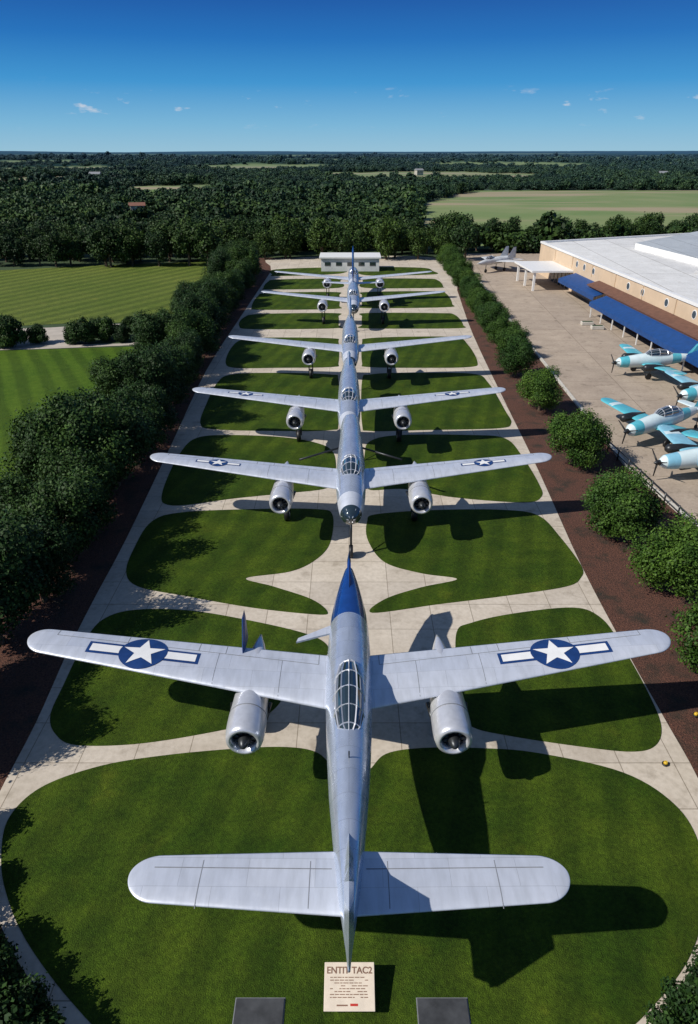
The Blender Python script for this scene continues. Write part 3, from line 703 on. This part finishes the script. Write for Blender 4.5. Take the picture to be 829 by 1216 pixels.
for cx,cy,rx,ry in [c for c in CL if c[1]<1000]:
    vs=[(cx+rx*1.15*math.cos(a*math.pi/16),cy+ry*1.15*math.sin(a*math.pi/16),-.008-cx*1e-5) for a in range(32)]
    o=obj('meadow',vs,[list(range(32))],M['field']); up(o)
def canopy_sheet():
    rs=[]; r=950
    while r<13500: rs.append(r); r*=1.010
    na=420; vs=[];fs=[];at=[]
    for r in rs:
        for k in range(na+1):
            a=-.72+1.44*k/na; x=r*math.sin(a); y=r*math.cos(a)
            z=2.2+noise.noise(Vector((x*.05,y*.05,0)))*2.0+noise.noise(Vector((x*.003,y*.003,5)))*2.0
            c=clearing(x,y)
            if c: z=.4
            z+=max(0,(r-1800))/9000*20*(.6+1.0*noise.noise(Vector((a*5,r*.0004,2))))
            if r<1100: z-= (1100-r)*.03
            vs.append((x,y,z)); at.append(1.0 if c else 0.0)
    for i in range(len(rs)-1):
        for k in range(na): q=i*(na+1)+k; fs.append((q,q+1,q+na+2,q+na+1))
    o=obj('forest_canopy',vs,fs,M['canopy'],None,True); fixn(o); up(o)
    A=o.data.attributes.new('clearing','FLOAT','POINT'); A.data.foreach_set('value',at)
canopy_sheet()
# ---------------------------------------------------------------- light
el=math.radians(41); az=math.atan2(-3.25,-1.3)
sd=Vector((math.cos(el)*math.sin(az),math.cos(el)*math.cos(az),math.sin(el)))
L=bpy.data.lights.new('sun','SUN'); L.energy=5.0; L.angle=math.radians(.5); L.color=(1,.95,.87)
lo=bpy.data.objects.new('sun',L); S.collection.objects.link(lo); lo.rotation_euler=sd.to_track_quat('Z','Y').to_euler()
W=bpy.data.worlds.new('World'); S.world=W; W.use_nodes=True; nt=W.node_tree; bg=nt.nodes['Background']
sky=N(nt,'ShaderNodeTexSky',sky_type='NISHITA'); sky.sun_disc=False; sky.sun_elevation=el; sky.sun_rotation=az; sky.dust_density=.3; sky.ozone_density=3.0; sky.air_density=1.0
tc=N(nt,'ShaderNodeTexCoord'); sx=N(nt,'ShaderNodeSeparateXYZ'); nt.links.new(tc.outputs['Generated'],sx.inputs[0])
rp=N(nt,'ShaderNodeValToRGB'); nt.links.new(sx.outputs[2],rp.inputs[0]); cr=rp.color_ramp
ST=.09
cr.elements[0].position=0.0; cr.elements[0].color=(.30,.54,.70,1); cr.elements[1].position=.6; cr.elements[1].color=(.01,.06,.22,1)
for p_,c_ in ((.03,(.18,.46,.70)),(.075,(.034,.29,.64)),(.12,(.004,.155,.50)),(.16,(.001,.088,.38)),(.28,(.004,.06,.26))):
    e=cr.elements.new(p_); e.color=(*c_,1)
sc=mix(nt,1.0,rp.outputs[0],(1/ST,1/ST,1/ST),'MULTIPLY')
fr=N(nt,'ShaderNodeMapRange'); fr.inputs[1].default_value=.17; fr.inputs[2].default_value=.6; fr.inputs[3].default_value=.93; fr.inputs[4].default_value=.1
nt.links.new(sx.outputs[2],fr.inputs[0])
col=mix(nt,fr.outputs[0],sky.outputs[0],sc)
mp=N(nt,'ShaderNodeMapping'); mp.inputs['Scale'].default_value=(1,1,3.0); mp.inputs['Location'].default_value=(5.3,1.7,.9); nt.links.new(tc.outputs['Generated'],mp.inputs[0])
cf=noise_fac(nt,27,7,.63,.75,mp.outputs[0],.55)
r2=N(nt,'ShaderNodeValToRGB'); nt.links.new(sx.outputs[2],r2.inputs[0]); r2.color_ramp.elements[0].position=.022; r2.color_ramp.elements[0].color=(0,0,0,1); r2.color_ramp.elements[1].position=.075; r2.color_ramp.elements[1].color=(0,0,0,1)
e=r2.color_ramp.elements.new(.05); e.color=(1,1,1,1)
mm=N(nt,'ShaderNodeMath',operation='MULTIPLY'); nt.links.new(cf,mm.inputs[0]); nt.links.new(r2.outputs[0],mm.inputs[1])
col=mix(nt,mm.outputs[0],col,(7,7.4,8.2))
nt.links.new(col,bg.inputs[0]); bg.inputs[1].default_value=ST
# ---------------------------------------------------------------- camera
c=bpy.data.cameras.new('camera'); co=bpy.data.objects.new('camera',c); S.collection.objects.link(co); S.camera=co
co.location=(0,0,H); co.rotation_euler=(math.pi/2-P,0,0); c.sensor_fit='VERTICAL'; c.sensor_height=36; c.lens=36*FPX/1216; c.clip_end=30000; c.clip_start=.1
S.view_settings.view_transform='Standard'; S.view_settings.look='None'; S.view_settings.exposure=0
